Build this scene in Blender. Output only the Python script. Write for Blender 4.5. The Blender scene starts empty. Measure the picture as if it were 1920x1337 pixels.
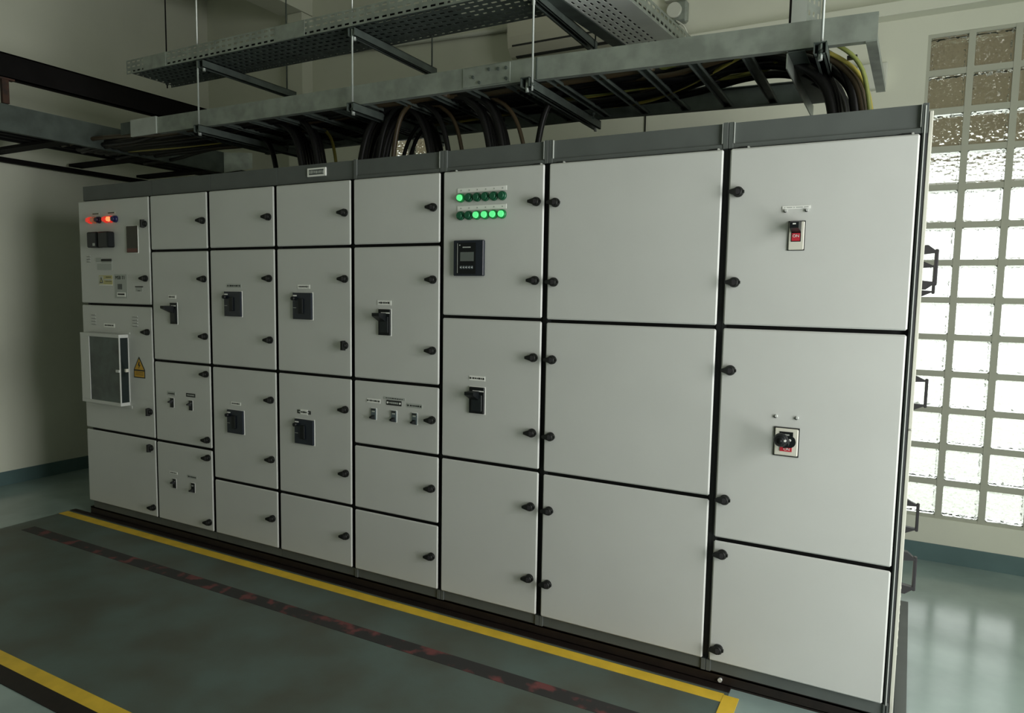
import bpy, math, random
from mathutils import Vector, Matrix
random.seed(7)
col = bpy.context.scene.collection
PI = math.pi

# ------------------------------------------------------------------ camera model
F_PX, CX, CY = 1307.05, 960.0, 668.5
CAM = Vector((4.48762, -2.59720, 1.47364))
YAW, PIT, ROL = [math.radians(a) for a in (-28.26854, -5.13864, 0.94169)]
FW = Vector((math.sin(YAW)*math.cos(PIT), math.cos(YAW)*math.cos(PIT), math.sin(PIT)))
R0 = Vector((math.cos(YAW), -math.sin(YAW), 0)); U0 = R0.cross(FW)
RT = R0*math.cos(ROL) + U0*math.sin(ROL)
UP = -R0*math.sin(ROL) + U0*math.cos(ROL)
def P(u, v, ax, val):
    """point of the place seen at (u, v) in the photograph, on the plane axis=val"""
    r = FW + RT*((u-CX)/F_PX) - UP*((v-CY)/F_PX)
    t = (val - CAM[ax]) / r[ax]
    return CAM + r*t

cd = bpy.data.cameras.new('camera'); cam = bpy.data.objects.new('camera', cd); col.objects.link(cam)
cd.sensor_fit = 'HORIZONTAL'; cd.sensor_width = 36; cd.lens = F_PX/1920*36
cd.clip_start = .05; cd.clip_end = 100
m = Matrix((RT, UP, -FW)).transposed().to_4x4(); m.translation = CAM
cam.matrix_world = m
bpy.context.scene.camera = cam

# ------------------------------------------------------------------ materials
MT = {}
def mat(name, colr, rough=.5, metal=0., noise=0., nscale=6., col2=None, bump=0., bscale=200., spec=.5, emis=None, es=0., coat=0., stretch=None, lo=.35, hi=.65):
    m = bpy.data.materials.new(name); m.use_nodes = True
    nt = m.node_tree; b = nt.nodes['Principled BSDF']
    b.inputs['Base Color'].default_value = (*colr, 1); b.inputs['Roughness'].default_value = rough
    b.inputs['Metallic'].default_value = metal; b.inputs['Specular IOR Level'].default_value = spec
    b.inputs['Coat Weight'].default_value = coat
    if emis: b.inputs['Emission Color'].default_value = (*emis, 1); b.inputs['Emission Strength'].default_value = es
    tc = nt.nodes.new('ShaderNodeNewGeometry')
    vec = tc.outputs['Position']
    if stretch:
        mp = nt.nodes.new('ShaderNodeMapping'); mp.inputs['Scale'].default_value = stretch
        nt.links.new(vec, mp.inputs['Vector']); vec = mp.outputs['Vector']
    if noise or col2:
        n = nt.nodes.new('ShaderNodeTexNoise'); n.inputs['Scale'].default_value = nscale; n.inputs['Detail'].default_value = 6
        nt.links.new(vec, n.inputs['Vector'])
        r = nt.nodes.new('ShaderNodeValToRGB'); r.color_ramp.elements[0].position = lo; r.color_ramp.elements[1].position = hi
        c2 = col2 or tuple(c*(1-noise) for c in colr)
        r.color_ramp.elements[0].color = (*c2, 1); r.color_ramp.elements[1].color = (*colr, 1)
        nt.links.new(n.outputs['Fac'], r.inputs['Fac']); nt.links.new(r.outputs['Color'], b.inputs['Base Color'])
    if bump:
        n2 = nt.nodes.new('ShaderNodeTexNoise'); n2.inputs['Scale'].default_value = bscale; n2.inputs['Detail'].default_value = 3
        nt.links.new(vec, n2.inputs['Vector'])
        bp = nt.nodes.new('ShaderNodeBump'); bp.inputs['Strength'].default_value = bump; bp.inputs['Distance'].default_value = .002
        nt.links.new(n2.outputs['Fac'], bp.inputs['Height']); nt.links.new(bp.outputs['Normal'], b.inputs['Normal'])
    MT[name] = m
    return m
mat('door_paint', (.61, .625, .60), .42, noise=.04, nscale=3, bump=.12, bscale=900)
mat('door_edge', (.66, .69, .66), .4)
mat('frame_grey', (.105, .118, .112), .5, noise=.12, nscale=8)
mat('gap_black', (.008, .009, .009), .7)
mat('gap_grey', (.03, .032, .034), .6)
mat('plinth_brown', (.013, .007, .005), .55, noise=.4, nscale=20)
mat('cream_panel', (.62, .62, .54), .45)
mat('knob_black', (.006, .007, .006), .5, spec=.3)
mat('handle_black', (.03, .028, .032), .45)
mat('breaker_black', (.008, .010, .011), .42, spec=.3)
mat('breaker_face', (.015, .019, .021), .35, spec=.35)
mat('navy_black', (.014, .019, .03), .35)
mat('meter_grey', (.10, .13, .14), .25)
mat('screen_grey', (.13, .15, .14), .2)
mat('white_label', (.88, .89, .85), .5)
mat('grey_label', (.42, .45, .42), .5)
mat('pale_label', (.52, .53, .45), .5)
mat('yellow_label', (.50, .46, .20), .5)
mat('ink', (.02, .022, .02), .6)
mat('cream_plate', (.70, .69, .60), .4)
mat('red_flag', (.55, .03, .05), .35)
mat('relay_glass', (.018, .014, .008), .2)
mat('relay_red', (.11, .022, .016), .3)
mat('warning_yellow', (.62, .36, .03), .5)
mat('window_glass_grey', (.07, .10, .09), .15, noise=.5, nscale=9)
mat('dark_glass', (.012, .02, .02), .12)
mat('green_off', (.015, .11, .055), .25)
mat('green_lit', (.05, .5, .15), .3, emis=(.16, 1, .33), es=.85)
mat('green_ring', (.01, .16, .05), .3, emis=(.01, .5, .08), es=.10)
mat('red_lit', (.6, .03, .02), .3, emis=(1, .05, .03), es=.55)
mat('orange_lit', (.8, .3, .1), .3, emis=(1, .36, .12), es=1.1)
mat('amber_dim', (.45, .16, .09), .3, emis=(1, .3, .15), es=.12)
mat('blue_off', (.02, .02, .10), .3)
mat('violet_off', (.03, .012, .04), .3)
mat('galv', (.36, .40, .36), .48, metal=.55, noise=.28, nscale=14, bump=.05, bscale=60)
mat('galv_dark', (.09, .112, .10), .6, metal=.3, noise=.3, nscale=14)  # same galvanized steel, darkened to carry shade on rear, left and underside parts
mat('galv_bright', (.62, .66, .63), .38, metal=.6, noise=.12, nscale=10)
mat('tray_lit', (.80, .84, .80), .4, metal=.15, noise=.08, nscale=10)  # galvanized steel lightened to carry the light bounced up from the floor
mat('steel_black', (.006, .005, .005), .7, noise=.4, nscale=8, spec=.15)
mat('rusty', (.07, .03, .018), .8, col2=(.03, .018, .014), nscale=25)
mat('cable_black', (.006, .006, .006), .45, spec=.3)
mat('cable_brown', (.055, .038, .018), .45)
mat('cable_yellow', (.40, .34, .07), .45)
mat('cable_green', (.22, .25, .07), .45)
mat('wall_paint', (.70, .715, .60), .75, noise=.06, nscale=2.2, bump=.15, bscale=120)
mat('mortar', (.44, .45, .37), .8)
mat('ceiling_paint', (.52, .54, .44), .8)
mat('green_board', (.10, .17, .17), .4, noise=.15, nscale=5)
mat('ac_cream', (.58, .57, .46), .45)
mat('pvc_white', (.62, .64, .56), .45)
mat('brown_out', (.32, .265, .19), .8, noise=.2, nscale=4)
mat('outside_ground', (.88, .90, .86), .9, col2=(.45, .47, .42), nscale=1.5)
mat('yellow_paint', (.84, .56, .05), .5, noise=.15, nscale=12, bump=.1)
mat('bolt_white', (.75, .77, .75), .3, metal=.4)

def add_floor_mats():
    m = mat('floor_epoxy', (.33, .43, .41), .17, noise=.22, nscale=2.5, bump=.06, bscale=35, spec=.9)
    m = mat('mat_plate', (.105, .145, .130), .45, col2=(.085, .095, .075), nscale=3.2, bump=.1, bscale=160)
    # worn strip: grey with red scuffs
    m = mat('worn_strip', (.030, .028, .028), .6, col2=(.17, .05, .05), nscale=11, lo=.37, hi=.47)
add_floor_mats()

def glass_mat(name, tint, bscale, bstr):
    m = bpy.data.materials.new(name); m.use_nodes = True; nt = m.node_tree
    b = nt.nodes['Principled BSDF']; out = nt.nodes['Material Output']
    b.inputs['Base Color'].default_value = (*tint, 1); b.inputs['Roughness'].default_value = .03
    b.inputs['Transmission Weight'].default_value = 1; b.inputs['IOR'].default_value = 1.45
    g = nt.nodes.new('ShaderNodeNewGeometry')
    mp = nt.nodes.new('ShaderNodeMapping'); mp.inputs['Scale'].default_value = (1, .2, 1.25)
    v = nt.nodes.new('ShaderNodeTexVoronoi'); v.inputs['Scale'].default_value = bscale; v.feature = 'SMOOTH_F1'
    nt.links.new(g.outputs['Position'], mp.inputs['Vector']); nt.links.new(mp.outputs['Vector'], v.inputs['Vector'])
    bp = nt.nodes.new('ShaderNodeBump'); bp.inputs['Strength'].default_value = bstr; bp.inputs['Distance'].default_value = .008
    nt.links.new(v.outputs['Distance'], bp.inputs['Height']); nt.links.new(bp.outputs['Normal'], b.inputs['Normal'])
    tr = nt.nodes.new('ShaderNodeBsdfTransparent'); tr.inputs['Color'].default_value = (*tint, 1)
    mx = nt.nodes.new('ShaderNodeMixShader'); mx.inputs['Fac'].default_value = .15
    nt.links.new(b.outputs['BSDF'], mx.inputs[1]); nt.links.new(tr.outputs['BSDF'], mx.inputs[2])
    nt.links.new(mx.outputs['Shader'], out.inputs['Surface'])
    MT[name] = m
glass_mat('block_glass', (.97, 1, .97), 52, .9)

# ------------------------------------------------------------------ mesh builder
class MB:
    def __init__(s): s.v = []; s.f = []; s.m = []; s.sm = []; s.mats = []
    def mi(s, name):
        if name not in s.mats: s.mats.append(name)
        return s.mats.index(name)
    def face(s, idx, m, smooth=False): s.f.append(tuple(idx)); s.m.append(s.mi(m)); s.sm.append(smooth)
    def box(s, a, b, m, c=0., front=None):
        """box between corners a and b with chamfer c; front: other material for the -Y face"""
        x0, y0, z0 = [min(a[i], b[i]) for i in range(3)]; x1, y1, z1 = [max(a[i], b[i]) for i in range(3)]
        c = min(c, (x1-x0)/2.01, (y1-y0)/2.01, (z1-z0)/2.01)
        if c <= 0:
            k = len(s.v)
            s.v += [(x0,y0,z0),(x1,y0,z0),(x1,y1,z0),(x0,y1,z0),(x0,y0,z1),(x1,y0,z1),(x1,y1,z1),(x0,y1,z1)]
            for i, q in enumerate([(0,3,2,1),(4,5,6,7),(0,1,5,4),(1,2,6,5),(2,3,7,6),(3,0,4,7)]):
                s.face([k+j for j in q], front if (front and i == 2) else m)
            return
        # chamfered box: 24 verts
        k = len(s.v); X=(x0,x1); Y=(y0,y1); Z=(z0,z1); idx = {}
        for i in (0,1):
            for j in (0,1):
                for l in (0,1):
                    sx, sy, sz = (1,-1)[i], (1,-1)[j], (1,-1)[l]
                    for ax in range(3):
                        p = [X[i], Y[j], Z[l]]
                        d = [sx*c, sy*c, sz*c]
                        for q in range(3):
                            if q != ax: p[q] += d[q]
                        idx[(i,j,l,ax)] = len(s.v); s.v.append(tuple(p))
        def q4(l, mm): s.face(l, mm)
        for ax in range(3):
            o = [q for q in range(3) if q != ax]
            for e in (0,1):
                ks = []
                for (a_, b_) in ((0,0),(1,0),(1,1),(0,1)):
                    t = [0,0,0]; t[ax] = e; t[o[0]] = a_; t[o[1]] = b_
                    ks.append(idx[(*t, ax)])
                flip = (e == 0) ^ (ax == 1)
                if flip: ks.reverse()
                q4(ks, front if (front and ax == 1 and e == 0) else m)
        for ax in range(3):       # edges along ax
            o = [q for q in range(3) if q != ax]
            for a_ in (0,1):
                for b_ in (0,1):
                    t0 = [0,0,0]; t1 = [0,0,0]; t0[ax] = 0; t1[ax] = 1
                    for t in (t0, t1): t[o[0]] = a_; t[o[1]] = b_
                    s.face([idx[(*t0,o[0])], idx[(*t1,o[0])], idx[(*t1,o[1])], idx[(*t0,o[1])]], m)
        for i in (0,1):
            for j in (0,1):
                for l in (0,1): s.face([idx[(i,j,l,0)], idx[(i,j,l,1)], idx[(i,j,l,2)]], m)
    def poly(s, pts, y0, y1, m, side=None):
        """polygon in XZ (list of (x,z)) extruded from y0 (front) to y1"""
        k = len(s.v); n = len(pts)
        s.v += [(x, y0, z) for x, z in pts] + [(x, y1, z) for x, z in pts]
        s.face(range(k, k+n), m); s.face(range(k+2*n-1, k+n-1, -1), side or m)
        for i in range(n): s.face([k+i, k+(i+1) % n, k+n+(i+1) % n, k+n+i], side or m)
    def hexa(s, p, m):
        k = len(s.v); s.v += [tuple(q) for q in p]
        for q in [(0,3,2,1),(4,5,6,7),(0,1,5,4),(1,2,6,5),(2,3,7,6),(3,0,4,7)]: s.face([k+j for j in q], m)
    def cyl(s, c, r, h, m, ax='y', n=20, r2=None, cap=None, top=None):
        """cylinder from c along axis by h, end radius r2"""
        r2 = r if r2 is None else r2; k = len(s.v)
        for t, rr in ((0, r), (h, r2)):
            for i in range(n):
                a = 2*PI*i/n; p = [rr*math.cos(a), rr*math.sin(a)]
                if ax == 'y': q = (c[0]+p[0], c[1]+t, c[2]+p[1])
                elif ax == 'z': q = (c[0]+p[0], c[1]+p[1], c[2]+t)
                else: q = (c[0]+t, c[1]+p[0], c[2]+p[1])
                s.v.append(q)
        for i in range(n): s.face([k+i, k+(i+1) % n, k+n+(i+1) % n, k+n+i], m, True)
        s.face(range(k, k+n), cap or m); s.face(range(k+n, k+2*n), top or cap or m)
    def tube(s, pts, r, m, n=8, sub=6):
        pts = [Vector(p) for p in pts]
        if len(pts) > 2 and sub > 1:      # Catmull-Rom
            q = [2*pts[0]-pts[1]] + pts + [2*pts[-1]-pts[-2]]; out = []
            for i in range(1, len(q)-2):
                for j in range(sub):
                    t = j/sub; a, b, c, d = q[i-1], q[i], q[i+1], q[i+2]
                    out.append(.5*((2*b)+(c-a)*t+(2*a-5*b+4*c-d)*t*t+(3*b-a-3*c+d)*t**3))
            out.append(pts[-1]); pts = out
        k = len(s.v); T = (pts[1]-pts[0]).normalized()
        N = T.orthogonal().normalized()
        for i, p in enumerate(pts):
            T2 = (pts[min(i+1, len(pts)-1)]-pts[max(i-1, 0)]).normalized()
            N = (N - T2*N.dot(T2)).normalized(); B = T2.cross(N)
            for j in range(n):
                a = 2*PI*j/n; s.v.append(tuple(p+(N*math.cos(a)+B*math.sin(a))*r))
        for i in range(len(pts)-1):
            for j in range(n):
                s.face([k+i*n+j, k+i*n+(j+1) % n, k+(i+1)*n+(j+1) % n, k+(i+1)*n+j], m, True)
        s.face(range(k, k+n), m); e = k+(len(pts)-1)*n; s.face(range(e, e+n), m)
    def build(s, name, parent=None, org=(0, 0, 0)):
        me = bpy.data.meshes.new(name); o = Vector(org)
        me.from_pydata([tuple(Vector(v)-o) for v in s.v], [], s.f)
        for mm in s.mats: me.materials.append(MT[mm])
        me.polygons.foreach_set('material_index', s.m); me.polygons.foreach_set('use_smooth', s.sm)
        import bmesh
        bm = bmesh.new(); bm.from_mesh(me); bmesh.ops.recalc_face_normals(bm, faces=bm.faces); bm.to_mesh(me); bm.free()
        me.update()
        ob = bpy.data.objects.new(name, me); col.objects.link(ob)
        if parent: ob.parent = parent
        elif org != (0, 0, 0): ob.location = o
        return ob
def tag(o, label=None, cat=None, group=None, kind=None):
    if label: o['label'] = label
    if cat: o['category'] = cat
    if group: o['group'] = group
    if kind: o['kind'] = kind
    return o
def empty(name, loc, label, cat, group=None):
    o = bpy.data.objects.new(name, None); col.objects.link(o); o.location = loc; o.empty_display_size = .1
    return tag(o, label, cat, group)
def one(name, mb, label, cat, group=None, org=None):
    if org is None:
        n = len(mb.v); org = (sum(v[0] for v in mb.v)/n, sum(v[1] for v in mb.v)/n, min(v[2] for v in mb.v))
    return tag(mb.build(name, None, tuple(org)), label, cat, group)
def struct(name, mb, parent=None):
    o = mb.build(name, parent)
    if not parent: o['kind'] = 'structure'
    return o
def text(name, s, x, y, z, size, m, parent, org, align='CENTER', squeeze=1.):
    cu = bpy.data.curves.new(name, 'FONT'); cu.body = s; cu.size = size; cu.align_x = align; cu.align_y = 'CENTER'; cu.extrude = .0004
    t = bpy.data.objects.new(name, cu); col.objects.link(t)
    bpy.context.view_layer.update()
    me = bpy.data.meshes.new_from_object(t.evaluated_get(bpy.context.evaluated_depsgraph_get()))
    bpy.data.objects.remove(t)
    me.materials.clear(); me.materials.append(MT[m])
    me.transform(Matrix.Translation(Vector((x, y, z))-Vector(org)) @ Matrix.Rotation(PI/2, 4, 'X') @ Matrix.Diagonal((squeeze, 1, 1, 1)))
    o = bpy.data.objects.new(name, me); col.objects.link(o); o.parent = parent
    return o

# ------------------------------------------------------------------ room shell
YB, XL, XR, YF, ZC = 1.93, -1.2, 6.6, -6.5, 4.15
b = MB(); b.box((XL-.2, YF-.2, -.12), (XR+.2, YB+.3, 0), 'floor_epoxy'); struct('floor', b)
b = MB(); b.box((XL-.2, YF-.2, ZC), (XR+.2, YB+.3, ZC+.15), 'ceiling_paint'); struct('ceiling', b)
PG = .20483
W1 = (4.798-PG, 4.798+2*PG); WZ1 = 2.7075+PG; WZ0 = 2.7075-12*PG      # window_1: three columns, thirteen rows
W2 = (.70, .70+3*PG)
b = MB()
for x0, x1 in ((XL-.2, W2[0]), (W2[1], W1[0]), (W1[1], XR+.2)): b.box((x0, YB, 0), (x1, YB+.16, ZC), 'wall_paint')
for w in (W1, W2):
    b.box((w[0], YB, 0), (w[1], YB+.16, WZ0), 'wall_paint'); b.box((w[0], YB, WZ1), (w[1], YB+.16, ZC), 'wall_paint')
struct('wall_back', b)
b = MB(); b.box((XL-.2, YF, 0), (XL, YB, ZC), 'wall_paint'); struct('wall_left', b)
b = MB(); b.box((XL-.2, YF-.2, 0), (XR+.2, YF, ZC), 'wall_paint'); struct('wall_front', b)
# right wall with a tall window opening that lights the room
OY0, OY1, OZ0, OZ1 = -2.2, -.4, .06, 2.9
b = MB()
b.box((XR, YF, 0), (XR+.2, OY0, ZC), 'wall_paint'); b.box((XR, OY1, 0), (XR+.2, YB, ZC), 'wall_paint')
b.box((XR, OY0, 0), (XR+.2, OY1, OZ0), 'wall_paint'); b.box((XR, OY0, OZ1), (XR+.2, OY1, ZC), 'wall_paint')
struct('wall_right', b)
b = MB()
for y in (OY0, OY0+.62, OY0+1.24, OY1-.05): b.box((XR+.05, y, OZ0), (XR+.1, y+.05, OZ1), 'pvc_white')
for z in (OZ0, OZ1-.05): b.box((XR+.05, OY0, z), (XR+.1, OY1, z+.05), 'pvc_white')
struct('window_3', b)
b = MB(); b.box((W2[1]-2, YB-.006, 0), (XR, YB, .102), 'green_board'); b.box((XL, YB-.006, 0), (W2[1]-2, YB, .102), 'green_board'); struct('baseboard_back', b)
b = MB(); b.box((XL, YF, 0), (XL+.006, YB, .102), 'green_board'); struct('baseboard_left', b)
b = MB(); b.box((-.06, YB-.12, 0), (.10, YB, 3.755), 'wall_paint'); b.box((-.14, YF, 3.76), (.105, YB, ZC), 'wall_paint'); struct('trim_1', b)     # pilaster and its ceiling beam
b = MB(); b.box((3.28, YB-.10, 3.015), (XR, YB, 3.085), 'wall_paint', .004); struct('trim_2', b)
# glass block windows
def block_window(name, w, rows):
    g = MB(); n = 3; J = .016
    z_lo = WZ1-rows*PG
    for i in range(n+1):
        x = w[0]+i*PG; g.box((max(w[0], x-J), YB+.006, z_lo), (min(w[1], x+J), YB+.10, WZ1), 'mortar')
    for k in range(rows+1):
        z = WZ1-k*PG; g.box((w[0], YB+.008, max(z_lo, z-J)), (w[1], YB+.098, min(WZ1, z+J)), 'mortar')
    root = struct(name, g)
    p = MB()
    for i in range(n):
        for k in range(rows):
            p.box((w[0]+i*PG+J, YB+.012, WZ1-(k+1)*PG+J), (w[0]+(i+1)*PG-J, YB+.092, WZ1-k*PG-J), 'block_glass', .010)
    p.build('pane', root)
block_window('window_1', W1, 13); block_window('window_2', W2, 13)
# outside: a brown eave wall hanging beyond the top rows
b = MB(); b.box((3.6, 2.75, 2.40), (7.5, 2.9, 4.6), 'brown_out'); b.box((-1.5, 2.75, 2.62), (3.6, 2.9, 4.6), 'brown_out'); b.box((.80, 2.5, 0), (1.14, 2.74, 2.62), 'brown_out'); struct('trim_3', b)
b = MB(); b.box((-6, YB+.3, -.3), (14, 30, -.15), 'outside_ground'); struct('trim_4', b)

# ------------------------------------------------------------------ switchboard
XD = {1:(0,.689),2:(.703,1.187),3:(1.206,1.695),4:(1.713,2.204),5:(2.223,2.717),6:(2.735,3.226),7:(3.248,3.936),8:(3.960,4.544)}
GP = {1:[1.268,.475],2:[1.588,.951,.473],3:[1.59,.951,.314],4:[1.589,.952,.313],5:[1.589,.951,.630,.309],6:[1.269,.631],7:[1.265,.627],8:[1.269,.475]}
XB = [.021,.696,1.197,1.704,2.2135,2.7265,3.237,3.948,4.565]
KN = {1:[(.655,1.844,'v'),(.648,1.528,'h'),(.650,1.213,'h'),(.655,.739,'v'),(.652,.52,'v'),(.658,.156,'h')],
2:[(1.157,z,'h') for z in (1.845,1.527,1.21,.999,.626,.524,.151)],
3:[(1.660,z,'h') for z in (1.846,1.532,1.213,.897,.579,.259)],
4:[(2.170,1.847,'h'),(2.170,1.532,'h'),(2.169,1.21,'v'),(2.169,.894,'h'),(2.17,.575,'h'),(2.171,.257,'h')],
5:[(2.684,z,'h') for z in (1.85,1.531,1.212,.894,.575,.253)],
6:[(3.194,z,'h') for z in (1.851,1.53,1.21,.891,.573,.258)],
7:[(3.280,z,'h') for z in (1.843,1.524,1.206,.885,.569,.25)],
8:[(3.995,z,'h') for z in (1.847,1.528,1.21,.729,.521,.153)]}
CL = {1:'leftmost grey switchgear cabinet with red pilot lamps, meters and a glazed control box',
2:'narrow grey switchgear cabinet with four small toggle switches, right of the leftmost cabinet',
3:'narrow grey cabinet with two square black breakers, beside the column of four small toggles',
4:'narrow grey cabinet with two square black breakers, below the white-framed nameplate',
5:'narrow grey cabinet with a row of three small switches at mid height',
6:'grey cabinet with two rows of green lamps and a dark blue power meter',
7:'wide grey cabinet of three blank doors, without any device',
8:'rightmost grey switchgear cabinet with two breakers showing red ON flags'}
def knob_mesh(kind):
    b = MB()
    b.cyl((0, -.012, 0), .0185, .012, 'knob_black', 'y', 20)
    b.cyl((0, -.022, 0), .0125, .010, 'knob_black', 'y', 20, r2=.0185)
    if kind == 'h':
        b.hexa([(-.030,-.028,-.005),(0,-.0225,-.0145),(0,-.004,-.0155),(-.027,-.010,-.006),(-.030,-.028,.005),(0,-.0225,.0145),(0,-.004,.0155),(-.027,-.010,.006)], 'knob_black')
        b.cyl((0, -.0235, 0), .010, .002, 'handle_black', 'y', 16)
        b.box((.012,-.014,-.005),(.021,-.004,.005),'knob_black')
    else:
        b.hexa([(-.006,-.030,-.022),(.006,-.030,-.022),(.009,-.010,-.024),(-.009,-.010,-.024),(-.006,-.030,.022),(.006,-.030,.022),(.009,-.010,.024),(-.009,-.010,.024)], 'knob_black')
    o = b.build('latch_knob'); me = o.data; bpy.data.objects.remove(o); return me
KM = {k: knob_mesh(k) for k in 'hv'}

def nameplate(door, org, x0, x1, z0, z1, mt='white_label', lines=1, y=-.0015, rivets=False):
    b = MB(); b.box((x0, y, z0), (x1, .0005, z1), mt)
    w = x1-x0; h = z1-z0; r = random.Random(int(x0*1000+z0*100))
    for k in range(lines):
        zc = z0+h*(k+.5)/lines; x = x0+w*(.2 if rivets else .1); e = x1-w*(.2 if rivets else .1)
        while x < e:
            ww = min(e-x, w*r.uniform(.05, .13)); hh = h/lines*r.uniform(.12, .2)
            b.box((x, y-.0006, zc-hh), (x+ww, y, zc+hh), 'ink' if mt != 'ink' else 'grey_label'); x += ww+w*.03
    if rivets:
        for x in (x0+w*.09, x1-w*.09): b.cyl((x, y-.002, (z0+z1)/2), h*.2, .002, 'ink' if mt != 'ink' else 'white_label', 'y', 10)
    return b.build('nameplate', door, org)
def toggle(b, x, z, w, L, h):
    """lever standing out of a breaker face: flat top, sloping underside"""
    b.hexa([(x-w/2,-.010,z-h),(x+w/2,-.010,z-h),(x+w/2,-.006,z-h),(x-w/2,-.006,z-h),
            (x-w/2,-.010,z),(x+w/2,-.010,z),(x+w/2,-.006,z),(x-w/2,-.006,z)], 'breaker_black')
    k = [(x-w/2,-.010-L,z-h*.45),(x+w/2,-.010-L,z-h*.45),(x+w/2,-.008,z-h*1.35),(x-w/2,-.008,z-h*1.35),(x-w/2,-.010-L,z),(x+w/2,-.010-L,z),(x+w/2,-.008,z),(x-w/2,-.008,z)]
    b.hexa(k, 'breaker_black')
def narrow_breaker(door, org, x0, x1, z0, z1, L=.045):
    b = MB(); b.box((x0-.003, -.002, z0-.003), (x1+.003, .001, z1+.003), 'white_label')
    b.box((x0, -.010, z0), (x1, .001, z1), 'breaker_black', .002)
    w = x1-x0; h = z1-z0
    b.box((x0+w*.15, -.013, z0+h*.10), (x1-w*.12, -.009, z0+h*.72), 'breaker_face', .002)
    b.box((x0+w*.25, -.0108, z1-h*.16), (x1-w*.02, -.0095, z1-h*.12), 'white_label')
    toggle(b, x0+w*.38, z1-h*.14, w*.6, L, h*.26)
    return b.build('circuit_breaker', door, org)
def wide_breaker(door, org, x0, x1, z0, z1):
    b = MB(); b.box((x0-.003, -.002, z0-.003), (x1+.003, .001, z1+.003), 'white_label')
    b.box((x0, -.012, z0), (x1, .001, z1), 'navy_black', .002)
    w = x1-x0; h = z1-z0
    b.box((x0+w*.36, -.020, z0+h*.22), (x1-w*.40, -.011, z1-h*.22), 'breaker_black', .003)
    b.box((x0+w*.04, -.0128, z1-h*.14), (x0+w*.24, -.0115, z1-h*.09), 'white_label')
    b.box((x0+w*.04, -.0128, z0+h*.42), (x0+w*.20, -.0115, z0+h*.44), 'grey_label')
    b.box((x0+w*.04, -.0128, z1-h*.30), (x0+w*.12, -.0115, z1-h*.28), 'grey_label')
    b.cyl((x0+w*.12, -.030, z1-h*.22), .010, .020, 'breaker_black', 'y', 12)
    return b.build('circuit_breaker', door, org)
def mini_switch(door, org, x0, x1, z0, z1, dark=True, down=False):
    b = MB(); w = x1-x0; h = z1-z0
    b.box((x0-.002, -.0015, z0-.002), (x1+.002, .001, z1+.002), 'white_label')
    b.box((x0, -.006, z0), (x1, .001, z1), 'breaker_black' if dark else 'meter_grey', .001)
    b.box((x0+w*.1, -.0068, z1-h*.18), (x1-w*.1, -.0055, z1-h*.05), 'ink')
    b.box((x0+w*.25, -.0072, z1-h*.32), (x1-w*.2, -.0055, z1-h*.2), 'grey_label')
    zc = z0+h*(.22 if down else .62)
    b.hexa([(x0+w*.2,-.026,zc-.003),(x1-w*.35,-.026,zc-.003),(x1-w*.2,-.006,zc-.010),(x0+w*.2,-.006,zc-.010),
            (x0+w*.2,-.026,zc+.003),(x1-w*.35,-.026,zc+.003),(x1-w*.2,-.006,zc+.010),(x0+w*.2,-.006,zc+.010)], 'breaker_black')
    return b.build('toggle_switch', door, org)
def lamp(door, org, x, z, r, mt, ring, L=.020):
    b = MB(); b.cyl((x, -L*.55, z), r*1.02, L*.55+.001, ring, 'y', 20, r2=r*1.15); b.cyl((x, -L, z), r*.72, L*.5, mt, 'y', 20, r2=r*.80)
    o = b.build('indicator_lamp', door, org); o['label'] = {'green_lit':'lit green lamp','green_off':'unlit green lamp','red_lit':'lit red lamp','orange_lit':'brightly lit orange lamp','amber_dim':'dim amber lamp','blue_off':'unlit blue lamp','violet_off':'unlit dark violet lamp'}[mt]
    return o
def slots(door, org, x0, x1, zs):
    b = MB()
    for z in zs:
        b.hexa([(x0,-.004,z-.003),(x1,-.004,z-.003),(x1,.001,z-.003),(x0,.001,z-.003),(x0,-.0005,z+.004),(x1,-.0005,z+.004),(x1,.001,z+.004),(x0,.001,z+.004)], 'door_paint')
        b.box((x0, -.0042, z-.005), (x1, .001, z-.003), 'ink')
    return b.build('vent_louvre', door, org)

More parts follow.
